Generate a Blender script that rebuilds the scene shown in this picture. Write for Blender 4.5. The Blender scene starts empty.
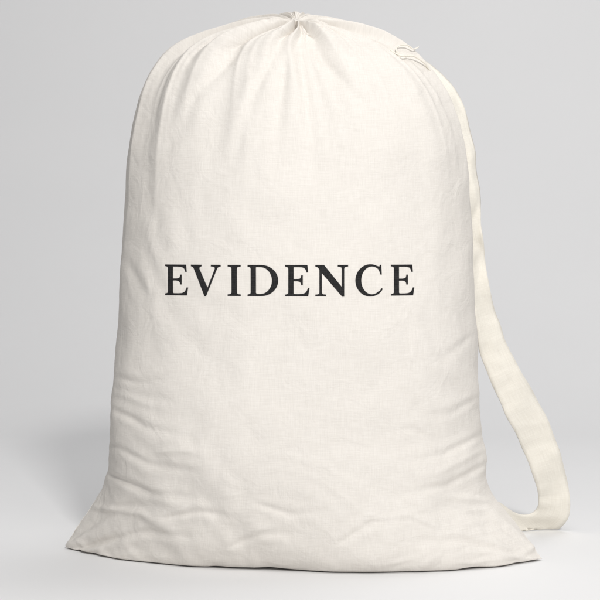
import bpy, bmesh, math, random, time
import numpy as np
from mathutils import Vector, noise
from mathutils.bvhtree import BVHTree
random.seed(4); rng=np.random.default_rng(4)
S=bpy.context.scene
# ---------------- camera
D=2.2; HC=0.40; YH=235.0; F=1760.0
cam=bpy.data.cameras.new("camera"); co=bpy.data.objects.new("camera",cam); S.collection.objects.link(co)
co.location=(0,-D,HC); cam.lens=36*F/600; cam.sensor_width=36; cam.clip_end=100; cam.clip_start=.05
co.rotation_euler=(math.radians(90)-math.atan(65/F),0,0); S.camera=co
K=D/F
def P(px,py,Y=0.0):
    k=(D+Y)/F
    return Vector(((px-300)*k, Y, HC+(YH-py)*k))
# ---------------- helpers
def mesh_obj(name,verts,faces,mat=None,parent=None,smooth=True):
    me=bpy.data.meshes.new(name); me.from_pydata([tuple(v) for v in verts],[],faces); me.update()
    o=bpy.data.objects.new(name,me); S.collection.objects.link(o)
    if mat: me.materials.append(mat)
    if smooth: me.polygons.foreach_set("use_smooth",[True]*len(me.polygons))
    if parent: o.parent=parent
    return o
def nodes(name):
    m=bpy.data.materials.new(name); m.use_nodes=True
    return m,m.node_tree.nodes,m.node_tree.links,m.node_tree.nodes["Principled BSDF"]
def fabric(name,c1,c2,bump=0.45,ink=False,crumple=.3,ws=1.0):
    m,N,L,b=nodes(name)
    uv=N.new("ShaderNodeUVMap"); uv.uv_map="cloth"
    outs=[]
    for sc in ((50*ws,950*ws,1),(950*ws,50*ws,1)):
        mp=N.new("ShaderNodeMapping"); mp.inputs["Scale"].default_value=sc
        L.new(uv.outputs[0],mp.inputs[0])
        n=N.new("ShaderNodeTexNoise"); n.inputs["Scale"].default_value=1; n.inputs["Detail"].default_value=2; n.inputs["Roughness"].default_value=.6
        L.new(mp.outputs[0],n.inputs[0]); outs.append(n)
    a=N.new("ShaderNodeMath"); a.operation='ADD'; L.new(outs[0].outputs[0],a.inputs[0]); L.new(outs[1].outputs[0],a.inputs[1])
    h=N.new("ShaderNodeMath"); h.operation='MULTIPLY'; h.inputs[1].default_value=.5; L.new(a.outputs[0],h.inputs[0])
    big=N.new("ShaderNodeTexNoise"); big.inputs["Scale"].default_value=9; big.inputs["Detail"].default_value=3
    L.new(uv.outputs[0],big.inputs[0])
    mx=N.new("ShaderNodeMath"); mx.operation='MULTIPLY_ADD'; mx.inputs[1].default_value=.12; L.new(big.outputs[0],mx.inputs[0]); L.new(h.outputs[0],mx.inputs[2])
    r=N.new("ShaderNodeValToRGB"); r.color_ramp.elements[0].position=.40; r.color_ramp.elements[1].position=.72
    r.color_ramp.elements[0].color=(*c1,1); r.color_ramp.elements[1].color=(*c2,1)
    L.new(mx.outputs[0],r.inputs[0]); L.new(r.outputs[0],b.inputs["Base Color"])
    b.inputs["Roughness"].default_value=.95 if not ink else .75
    b.inputs["Specular IOR Level"].default_value=.1
    bp=N.new("ShaderNodeBump"); bp.inputs["Strength"].default_value=bump; bp.inputs["Distance"].default_value=.0006
    L.new(h.outputs[0],bp.inputs["Height"]); 
    n3=N.new("ShaderNodeTexNoise"); n3.inputs["Scale"].default_value=30; n3.inputs["Detail"].default_value=4; n3.inputs["Distortion"].default_value=1.0
    L.new(uv.outputs[0],n3.inputs[0])
    bp2=N.new("ShaderNodeBump"); bp2.inputs["Strength"].default_value=crumple; bp2.inputs["Distance"].default_value=.005
    L.new(n3.outputs[0],bp2.inputs["Height"]); L.new(bp.outputs[0],bp2.inputs["Normal"]); L.new(bp2.outputs[0],b.inputs["Normal"])
    return m
COT=fabric("natural_cotton",(.700,.664,.615),(.785,.750,.702),crumple=.40)
TAPE=fabric("cotton_tape",(.765,.725,.645),(.845,.810,.73),.6,crumple=.25)
INK=fabric("black_ink",(.010,.010,.011),(.035,.034,.034),.4,True)

# ---------------- bag base shape
# y px, left, right, half depth, centre depth, tilt of the mouth
T=np.array([
(29,294,299,.0022,-.074,.60),(28,288,306,.010,-.072,.58),(27.5,276,321,.024,-.063,.43),(28.5,258,339,.040,-.051,.32),(31,234,359,.056,-.038,.24),
(36,207,379,.071,-.026,.17),(43,185,396,.083,-.017,.11),(51,171,408,.090,-.011,.08),(60,161,419,.097,-.007,.05),(75,150,434,.109,-.003,.02),(95,141,448,.121,0,0),(120,135,459,.133,0,0),(150,130,466,.143,0,0),
(200,126,470,.153,0,0),(250,122,472,.158,0,0),(300,118,473,.161,0,0),(350,115,475,.163,0,0),(400,111,477,.163,0,0),(440,109,479,.160,0,0),
(470,105,483,.154,0,0),(492,97,493,.148,0,0),(512,85,508,.141,0,0),(532,71,523,.132,0,0),(546,62,533,.121,0,0),(555,58,537,.108,0,0)])
seg=np.sqrt(np.diff(T[:,0])**2+np.diff((T[:,2]-T[:,1])/2)**2+1)
sT=np.concatenate([[0],np.cumsum(seg)]); sT/=sT[-1]
NR=260; NT=400
sr=np.linspace(0,1,NR)
def sm(a,k=6):
    w=np.exp(-np.linspace(-2,2,2*k+1)**2); w/=w.sum()
    p=np.concatenate([2*a[0]-a[k:0:-1],a,2*a[-1]-a[-2:-k-2:-1]])
    return np.convolve(p,w,'valid')
yr,lft,rgt,dep,cy,tilt=[sm(np.interp(sr,sT,T[:,i])) for i in range(6)]
t=np.linspace(0,2*math.pi,NT,endpoint=False)
ct,st=np.cos(t),np.sin(t)
X=np.zeros((NR,NT));Y=np.zeros((NR,NT));Z=np.zeros((NR,NT))
for i in range(NR):
    a=(rgt[i]-lft[i])/2*K; cx=((rgt[i]+lft[i])/2-300)*K
    k=np.clip((yr[i]-440)/105,0,1); k=k*k*(3-2*k)
    e=.5+.42*k; p=2.3+.5*k
    h=dep[i]*np.clip(1-np.abs(ct)**p,0,1)**e
    yl=np.sign(st)*h*(np.abs(st)>1e-6)
    X[i]=cx+a*ct
    k2=np.clip((yr[i]-430)/110,0,1)
    Y[i]=yl+cy[i]+(-.008-.14*X[i])*k2
    Z[i]=HC+(YH-yr[i])*K+tilt[i]*yl
Z-=Z[-1].min(); Z+=.0015
def normals(X,Y,Z):
    G=np.stack([X,Y,Z],-1)
    du=np.roll(G,-1,1)-np.roll(G,1,1); dv=np.gradient(G,axis=0)
    n=np.cross(dv,du); n/= (np.linalg.norm(n,axis=2,keepdims=True)+1e-12)
    c=G.mean(1,keepdims=True)
    return n*np.sign(((G-c)*n).sum(2).mean())
for _ in range(6):
    Ys=Y.copy()
    Ys[1:-1]=(Y[1:-1]*2+Y[:-2]+Y[2:]+np.roll(Y,1,1)[1:-1]+np.roll(Y,-1,1)[1:-1])/6
    Y=Ys
n=normals(X,Y,Z)
G=np.stack([X,Y,Z],-1)
V=np.zeros((NR,NT)); V[1:]=np.cumsum(np.linalg.norm(np.diff(G,axis=0),axis=2),0)
per=np.linalg.norm(np.roll(G,-1,1)-G,axis=2)
cum=np.concatenate([np.zeros((NR,1)),np.cumsum(per,1)],1)
jf=3*NT//4; jb=NT//4
UF=cum-cum[:,jf:jf+1]; UB=cum-cum[:,jb:jb+1]
VF=V[:,jf]; VB=V[:,jb]
vm=V.mean(1)
disp=np.zeros((NR,NT))
def per_noise(freq,seed):
    return np.array([noise.noise((freq*ct[j]/3.14,freq*st[j]/3.14,seed)) for j in range(NT)])*2
g1=per_noise(9,1.3); g2=per_noise(19,5.1); g3=per_noise(34,9.7)
rg=lambda g: 1-2*np.abs(g)
fw=.30+.70*np.clip((.35-st)/.9,0,1)      # the gathers are deepest on the front
wob=per_noise(9,3.3)*.014
for i in range(NR):
    d=vm[i]
    disp[i]+=fw*.0085*math.exp(-(d/.22)**1.8)*min(1,d/.06)*rg(g1)
    disp[i]+=fw*.0098*math.exp(-(d/.12)**1.6)*min(1,.15+d/.035)*rg(g2)
    disp[i]+=fw*.0030*np.exp(-((d+wob)/.05)**2)*min(1,d/.015)*rg(g3)
    dd=d+wob
    fs=np.clip(-st*1.5,0,1)
    disp[i]-=fs*.0018*np.exp(-((dd-.048)/.0022)**2)
    disp[i]+=fs*.0022*np.exp(-((dd-.034)/.010)**2)
for i in range(NR):
    lo=max(0,min(1,(yr[i]-330)/150))
    for j in range(NT):
        x,y,z=X[i,j],Y[i,j],Z[i,j]
        side=.45+.55*min(1,abs(x)/.17)**2
        disp[i,j]+=.0055*noise.noise((x*7,y*7,z*6+3))
        w1=noise.noise((x*5+3,y*5,z*5+9))*.5
        disp[i,j]+=side*lo*.0034*noise.noise((x*11+2,y*9,z*24+x*14*(1 if x<0 else -1)+w1*4))
        disp[i,j]+=(.0015+side*lo*.0006)*noise.noise((x*24+w1*4,y*20,z*20+w1*5))
        disp[i,j]+=(.0004+side*lo*.0007)*(.25-abs(noise.noise((x*22+w1*9,y*18,z*38-w1*9))))
CR=[([(111,372),(140,380),(175,374)],-.0025,6),([(110,404),(145,424),(190,434)],-.0036,6),([(112,388),(150,402),(180,404)],.0022,6),
([(108,440),(150,462),(205,470)],-.0030,6),([(104,470),(150,490),(200,496)],-.0042,6),([(72,538),(115,508),(160,500)],-.005,7),
([(85,546),(140,530),(195,534)],-.0035,6),([(92,505),(140,510),(170,526)],.0040,6),([(66,545),(100,520),(128,488)],.005,8),([(78,548),(118,532),(150,508)],-.004,7),
([(478,432),(445,450),(400,462)],-.0032,6),([(482,462),(450,482),(395,494)],-.0038,6),([(480,447),(440,468),(405,476)],.0022,6),
([(475,395),(448,410),(425,412)],-.0025,6),([(528,545),(485,515),(440,506)],-.0050,7),([(515,552),(465,538),(420,540)],-.004,6),([(492,500),(455,494),(425,502)],.0025,6),
([(532,548),(500,520),(478,482)],.004,8),([(520,550),(492,532),(470,505)],-.004,7),([(255,500),(290,512),(330,508)],-.0016,6),([(230,545),(262,532),(300,530)],-.0018,6),([(340,540),(372,520),(400,518)],-.0018,6),
([(150,450),(185,446),(215,452)],.002,5),([(165,515),(200,508),(235,516)],-.0025,5),([(430,440),(415,425),(390,430)],-.0018,5),([(440,525),(410,512),(385,516)],.0022,5),
([(474,330),(445,352),(415,360)],-.002,7),([(122,250),(145,290),(150,345)],-.002,9),([(300,55),(308,110),(318,190)],-.0045,9),([(274,55),(250,105),(232,170)],-.0045,9),
([(287,55),(280,110),(274,180)],-.004,8),([(322,55),(352,90),(385,135)],-.004,9),([(240,50),(200,90),(170,150)],-.0035,9),([(312,50),(330,95),(345,150)],.0035,9)]
PX=300+X/(D+Y)*F; PY=YH-(Z-HC)/(D+Y)*F
front=np.clip(-n[...,1]*2.2,0,1)
for pts,amp,wd in CR:
    best=np.full(X.shape,1e9); along=np.zeros(X.shape)
    tot=len(pts)-1
    for k in range(tot):
        ax,ay=pts[k]; bx,by=pts[k+1]; vx,vy=bx-ax,by-ay
        q=np.clip(((PX-ax)*vx+(PY-ay)*vy)/(vx*vx+vy*vy),0,1)
        d2=np.hypot(PX-ax-q*vx,PY-ay-q*vy)
        m_=d2<best; best[m_]=d2[m_]; along[m_]=((k+q)/tot)[m_]
    fade=np.clip(1.1-along,0,1)*np.clip(.3+along*3,0,1)
    wdl=wd*(.8+.9*along)
    prof_=np.exp(-(best/(wdl*.55))**2)-.45*np.exp(-(best/(wdl*1.5))**2)
    disp+=amp*prof_*fade*front
X+=n[...,0]*disp;Y+=n[...,1]*disp;Z+=n[...,2]*disp
Z=np.maximum(Z,.0015)

# ---------------- cloth relaxation: the fabric is slightly larger than its filling and buckles into folds
B0=np.stack([X,Y,Z],-1); N0=normals(X,Y,Z)
Pp=B0.copy()
grow_h=np.interp(yr,[30,60,120,200,300,380,460,555],[.03,.05,.04,.018,.012,.018,.030,.032])[:,None]
grow_v=np.interp(yr,[30,60,120,200,300,350,420,500,555],[.0,.004,.008,.008,.010,.018,.034,.042,.038])[:,None]
gm=.25*(grow_v[1:]+grow_v[:-1]+2*grow_h[1:])
Lh=np.linalg.norm(np.roll(B0,-1,1)-B0,axis=2)*(1+grow_h)
Lv=np.linalg.norm(B0[1:]-B0[:-1],axis=2)*(1+.5*(grow_v[1:]+grow_v[:-1]))
Ld1=np.sqrt(((B0[1:]-np.roll(B0,-1,1)[:-1])**2).sum(2))*(1+gm)
Ld2=np.sqrt(((np.roll(B0,-1,1)[1:]-B0[:-1])**2).sum(2))*(1+gm)
sd=np.zeros((NR,NT))
for i in range(NR):
    for j in range(NT):
        x,y,z=B0[i,j]; sg=1 if x<0 else -1
        sd[i,j]=noise.noise((x*20+5,y*20,z*24+sg*x*14))
Pp+=N0*(sd[...,None]*.002+.001)
wgt=np.ones((NR,1,1)); wgt[:1]=0; wgt[-1:]=0
def con(a,b,L,st_):
    d=b-a; l=np.sqrt((d*d).sum(2,keepdims=True))+1e-9
    return d*((1-L[...,None]/l)*(.5*st_))
for it in range(360):
    C=np.zeros_like(Pp)
    R1=np.roll(Pp,-1,1)
    g=con(Pp,R1,Lh,1); C+=g; C-=np.roll(g,1,1)
    g=con(Pp[:-1],Pp[1:],Lv,1); C[:-1]+=g; C[1:]-=g
    g=con(R1[:-1],Pp[1:],Ld1,.4); C[:-1]+=np.roll(g,1,1); C[1:]-=g
    g=con(Pp[:-1],R1[1:],Ld2,.4); C[:-1]+=g; C[1:]-=np.roll(g,1,1)
    Pp=Pp+C*.42*wgt
    O=Pp-B0
    La=np.roll(O,1,1)+np.roll(O,-1,1)-2*O
    La[1:-1]+=O[2:]+O[:-2]-2*O[1:-1]
    Pp=Pp+La*.018*wgt
    Pp[...,2]-=.000012*wgt[...,0]
    O=Pp-B0; dn=(O*N0).sum(2)
    lowd=np.clip(-.001-dn,0,None); hid=np.clip(dn-.010,0,None)*.5
    Pp=Pp+N0*(lowd-hid)[...,None]*wgt
    Pp[...,2]=np.maximum(Pp[...,2],.0015)
X,Y,Z=Pp[...,0],Pp[...,1],Pp[...,2]
verts=np.stack([X,Y,Z],-1).reshape(-1,3).tolist()
faces=[]
for i in range(NR-1):
    for j in range(NT):
        j2=(j+1)%NT
        faces.append((i*NT+j,i*NT+j2,(i+1)*NT+j2,(i+1)*NT+j))
last=(NR-1)*NT
faces.append(tuple(range(NT)))
for j in range(NT//2):
    a0,a1=j,j+1; b0,b1=(NT-j)%NT,(NT-j-1)%NT
    if a0==b0: faces.append((last+a0,last+a1,last+b1))
    elif a1==b1: faces.append((last+a0,last+a1,last+b0))
    else: faces.append((last+a0,last+a1,last+b1,last+b0))
bag=bpy.data.objects.new("laundry_bag",None); S.collection.objects.link(bag); bag.empty_display_size=.05
bag["label"]="stuffed off-white cotton drawstring bag printed EVIDENCE standing upright on white surface"; bag["category"]="bag"
body=mesh_obj("fabric_body",verts,faces,COT,bag)
bm=bmesh.new(); bm.from_mesh(body.data); bmesh.ops.recalc_face_normals(bm,faces=bm.faces); bm.to_mesh(body.data); bm.free()
me=body.data
ul=me.uv_layers.new(name="cloth")
nl=len(me.loops)
ar=np.zeros((nl,2))
for p in me.polygons:
    vs=[me.loops[l].vertex_index for l in p.loop_indices]
    js=[v%NT for v in vs]
    wrap=max(js)-min(js)>NT//2 and len(js)==4
    eff=[j+NT if (wrap and j==0) else j for j in js]
    fr=sum(eff)/len(eff)>NT/2
    for l,v,j in zip(p.loop_indices,vs,eff):
        i=v//NT
        ar[l]=((UF[i,j],VF[i]) if fr else (UB[i,j]+3,VB[i]))
ul.data.foreach_set("uv",ar.reshape(-1))
sub=body.modifiers.new("sub",'SUBSURF'); sub.levels=1; sub.render_levels=1
bpy.context.view_layer.update()
dg=bpy.context.evaluated_depsgraph_get()
bvh=BVHTree.FromObject(body,dg)

# ---------------- lettering
def arc(cx,cy_,rx,ry,a0,a1,n=24):
    return [(cx+rx*math.cos(math.radians(a0+(a1-a0)*i/n)),cy_+ry*math.sin(math.radians(a0+(a1-a0)*i/n))) for i in range(n+1)]
LE=[[(0,0),(0,.035),(.06,.05),(.09,.07),(.10,.11),(.10,.89),(.09,.93),(.06,.95),(0,.965),(0,1),(.70,1),(.72,.78),(.685,.775),(.66,.86),(.61,.92),(.52,.945),(.42,.95),(.255,.95),(.255,.54),(.38,.54),(.46,.555),(.50,.59),(.515,.67),(.55,.67),(.55,.36),(.515,.36),(.50,.43),(.46,.47),(.38,.49),(.255,.49),(.255,.09),(.265,.06),(.30,.05),(.44,.05),(.57,.06),(.65,.10),(.70,.17),(.73,.25),(.765,.245),(.725,0)]]
LV=[[(0,1),(0,.965),(.05,.95),(.09,.90),(.45,-.02),(.49,-.02),(.85,.88),(.88,.93),(.92,.955),(.97,.965),(.97,1),(.66,1),(.66,.965),(.74,.955),(.785,.93),(.79,.89),(.78,.85),(.545,.24),(.275,.86),(.265,.91),(.29,.945),(.34,.965),(.34,1)]]
LI=[[(0,0),(0,.035),(.08,.045),(.115,.07),(.125,.11),(.125,.89),(.115,.93),(.08,.955),(0,.965),(0,1),(.41,1),(.41,.965),(.33,.955),(.295,.93),(.285,.89),(.285,.11),(.295,.07),(.33,.045),(.41,.035),(.41,0)]]
LD=[[(0,0),(0,.035),(.06,.05),(.09,.07),(.10,.11),(.10,.89),(.09,.93),(.06,.95),(0,.965),(0,1)]+arc(.43,.5,.54,.5,90,-90,36),
    [(.255,.10),(.255,.95)]+arc(.40,.5,.385,.45,90,-90,30)+[(.30,.052),(.27,.07)]]
LN=[[(0,1),(0,.965),(.06,.95),(.11,.90),(.13,.86),(.13,.11),(.12,.06),(.08,.045),(0,.035),(0,0),(.33,0),(.33,.035),(.24,.045),(.205,.07),(.192,.12),(.192,.77),(.86,-.02),(.915,-.02),(.915,.88),(.925,.93),(.96,.955),(1.04,.965),(1.04,1),(.72,1),(.72,.965),(.80,.955),(.84,.93),(.85,.88),(.85,.27),(.27,1)]]
LC=[[(.83,1.0),(.80,1.0),(.775,.945),(.73,.955)]+arc(.48,.5,.48,.52,64,307,40)+[(.83,.14),(.875,.215),(.845,.235),(.79,.145)]+arc(.53,.5,.355,.465,-53,-308,40)+[(.78,.80),(.81,.70),(.845,.70)]]
LET=[(LE,163.4),(LV,190.5,),(LI,228),(LD,248),(LE,285.5),(LN,315.5),(LC,355.5),(LE,391.5)]
kk=K*.932
hz=HC+(YH-295.5)*kk
lv=[];lf=[]
for gi,(shape,x0) in enumerate(LET):
    cu=bpy.data.curves.new("l",'CURVE'); cu.dimensions='2D'; cu.fill_mode='BOTH'; cu.offset=.27
    for poly in shape:
        sp=cu.splines.new('POLY'); sp.points.add(len(poly)-1); sp.use_cyclic_u=True
        for q,(a,b) in zip(sp.points,poly): q.co=(a*31,b*30.4,0,1)
    tmp=bpy.data.objects.new("l",cu); S.collection.objects.link(tmp)
    bpy.context.view_layer.update()
    mm=bpy.data.meshes.new_from_object(tmp); bpy.data.objects.remove(tmp)
    bm=bmesh.new(); bm.from_mesh(mm)
    for it in range(6):
        lng=[e for e in bm.edges if e.calc_length()>1.3]
        if not lng: break
        bmesh.ops.subdivide_edges(bm,edges=lng,cuts=1,use_grid_fill=False)
        bmesh.ops.triangulate(bm,faces=bm.faces[:])
    base=len(lv)
    bm.verts.index_update()
    for v in bm.verts:
        wx=(x0+v.co.x-300)*kk; wz=hz+v.co.y*kk
        hit,nrm,_,_=bvh.ray_cast(Vector((wx,-1,wz)),Vector((0,1,0)))
        if hit is None: hit=Vector((wx,-.16,wz))
        lv.append(hit+Vector((0,-.0004,0)))
    for fc in bm.faces:
        lf.append([base+v.index for v in fc.verts])
    bm.free()
text=mesh_obj("printed_lettering",lv,lf,INK,bag)
tu=text.data.uv_layers.new(name="cloth")
for l in text.data.loops:
    c=text.data.vertices[l.vertex_index].co; tu.data[l.index].uv=(c.x,c.z)

# ---------------- strap
ST=[((392,58,.035),(402,46,.05)),((428,82,.035),(438,72,.055)),((450,106,.03),(461,102,.05)),((461,150,.03),(474,148,.045)),((467,175,.03),(476,174,.05)),((467,200,.035),(480,200,.05)),
((467,235,.045),(482,232,.05)),((470,260,.05),(484,256,.065)),((471,290,.055),(490,286,.062)),((475,318,.06),(495,311,.08)),((484,364,.075),(511,352,.085)),((502,405,.085),(533,391,.105)),((521,444,.105),(553,431,.12)),
((535,479,.125),(566,471,.14)),((540,500,.14),(571,502,.15)),((537,511,.15),(568,521,.16)),((528,516,.15),(553,534,.175)),((516,514,.14),(530,537,.165)),((501,504,.12),(509,531,.14)),((482,496,.09),(486,520,.10))]
def cr(p0,p1,p2,p3,u):
    return .5*((2*p1)+(-p0+p2)*u+(2*p0-5*p1+4*p2-p3)*u*u+(-p0+3*p1-3*p2+p3)*u**3)
A=[P(*a) for a,b in ST];B=[P(*b) for a,b in ST]
def spl(L_,n):
    o=[]
    for i in range(len(L_)-1):
        p=[L_[max(i-1,0)],L_[i],L_[i+1],L_[min(i+2,len(L_)-1)]]
        for k in range(n): o.append(cr(*p,k/n))
    o.append(L_[-1]); return o
A=spl(A,12);B=spl(B,12); W=8
sv=[];sf=[];su=[]
dist=0
for i,(a,b) in enumerate(zip(A,B)):
    if i: dist+=(a-A[i-1]).length
    for k in range(W+1):
        q=a.lerp(b,k/W); q.z=max(q.z,.002)
        wv=.0075*noise.noise((dist*20,k*.12,0))+.0025*noise.noise((dist*60,k*.3,4))
        wx=.0018*noise.noise((dist*30,7,k*.05))
        sv.append(q+Vector((wx,wv,0))); su.append((k/W*.025,dist))
for i in range(len(A)-1):
    for k in range(W):
        o=i*(W+1)+k; sf.append((o,o+1,o+W+2,o+W+1))
strap=mesh_obj("strap",sv,sf,TAPE,bag)
uu=strap.data.uv_layers.new(name="cloth")
for l in strap.data.loops: uu.data[l.index].uv=su[l.vertex_index]
so=strap.modifiers.new("t",'SOLIDIFY'); so.thickness=.0016; so.offset=0

# ---------------- cord
def tube(name,pts,r,mat,parent,n=8):
    pts=spl([Vector(p) for p in pts],8); v=[];fc=[]
    for i,p in enumerate(pts):
        tg=(pts[min(i+1,len(pts)-1)]-pts[max(i-1,0)]).normalized()
        a=tg.cross(Vector((0,1,.01))).normalized(); b=tg.cross(a)
        for k in range(n):
            an=2*math.pi*k/n
            rr=r*(1+.18*math.cos(2*an+i*.9))
            v.append(p+a*math.cos(an)*rr+b*math.sin(an)*rr)
    for i in range(len(pts)-1):
        for k in range(n): fc.append((i*n+k,i*n+(k+1)%n,(i+1)*n+(k+1)%n,(i+1)*n+k))
    fc.append(tuple(range(n))[::-1]); fc.append(tuple((len(pts)-1)*n+k for k in range(n)))
    o=mesh_obj(name,v,fc,mat,parent)
    u=o.data.uv_layers.new(name="cloth")
    for l in o.data.loops:
        c=o.data.vertices[l.vertex_index].co; u.data[l.index].uv=(c.x,c.z)
    return o
tube("drawstring",[P(376,46,-.02),P(386,48,-.04),P(394,54,-.055),P(403,57,-.055),P(413,57,-.045),P(424,64,-.035),P(433,77,-.02),P(440,90,.0)],.0012,TAPE,bag)
tube("drawstring",[P(403,57,-.055),P(396,52,-.055),P(398,47,-.045),P(406,46,-.04),P(413,50,-.035),P(418,48,-.03)],.0008,TAPE,bag)

# ---------------- backdrop sweep
m,N,L,b=nodes("matte_white_paper")
b.inputs["Roughness"].default_value=.85; b.inputs["Specular IOR Level"].default_value=.15
tc=N.new("ShaderNodeTexCoord"); nz=N.new("ShaderNodeTexNoise"); nz.inputs["Scale"].default_value=3; nz.inputs["Detail"].default_value=4
L.new(tc.outputs["Object"],nz.inputs[0]); r=N.new("ShaderNodeValToRGB")
r.color_ramp.elements[0].color=(.79,.79,.795,1); r.color_ramp.elements[1].color=(.82,.82,.823,1); L.new(nz.outputs[0],r.inputs[0]); L.new(r.outputs[0],b.inputs["Base Color"])
prof=[(-6,0),(-1,0),(0,0),(.8,0),(1.3,0)]
R=1.5
for i in range(1,41):
    a=math.pi/2*i/40; prof.append((1.3+R*math.sin(a),R-R*math.cos(a)))
prof+=[(2.8,2.2),(2.8,3.5)]
v=[];fc=[]
for k,(y,z) in enumerate(prof):
    for x in (-4,-2,0,2,4): v.append((x,y,z))
for k in range(len(prof)-1):
    for q in range(4): fc.append((k*5+q,k*5+q+1,k*5+q+6,k*5+q+5))
bd=mesh_obj("studio_backdrop",v,fc,m); bd["kind"]="structure"; bd["label"]="smooth pale grey paper backdrop curving up from the surface"; bd["category"]="backdrop"

# ---------------- light
w=bpy.data.worlds.new("World"); S.world=w; w.use_nodes=True
w.node_tree.nodes["Background"].inputs[0].default_value=(.97,.98,1,1); w.node_tree.nodes["Background"].inputs[1].default_value=.20
def area(name,loc,tgt,size,power,colr):
    l=bpy.data.lights.new(name,'AREA'); l.size=size; l.energy=power; l.color=colr
    o=bpy.data.objects.new(name,l); S.collection.objects.link(o); o.location=loc
    o.rotation_euler=(Vector(tgt)-Vector(loc)).to_track_quat('-Z','Y').to_euler()
area("key_lamp",(1.0,-4.6,2.75),(0,.3,.3),.5,168,(1,.985,.97))
area("added_rear_fill",(.9,.8,2.7),(.4,.75,0),1.6,24,(1,.99,.98))  # added fill from above, brightens the floor and sweep behind the bag
area("added_front_floor_fill",(.1,-1.6,2.4),(.1,-.8,0),1.4,23,(1,.99,.98))  # added fill, lifts the front floor so it bounces onto the lower bag
S.view_settings.view_transform='Standard'; S.view_settings.look='None'; S.view_settings.exposure=0
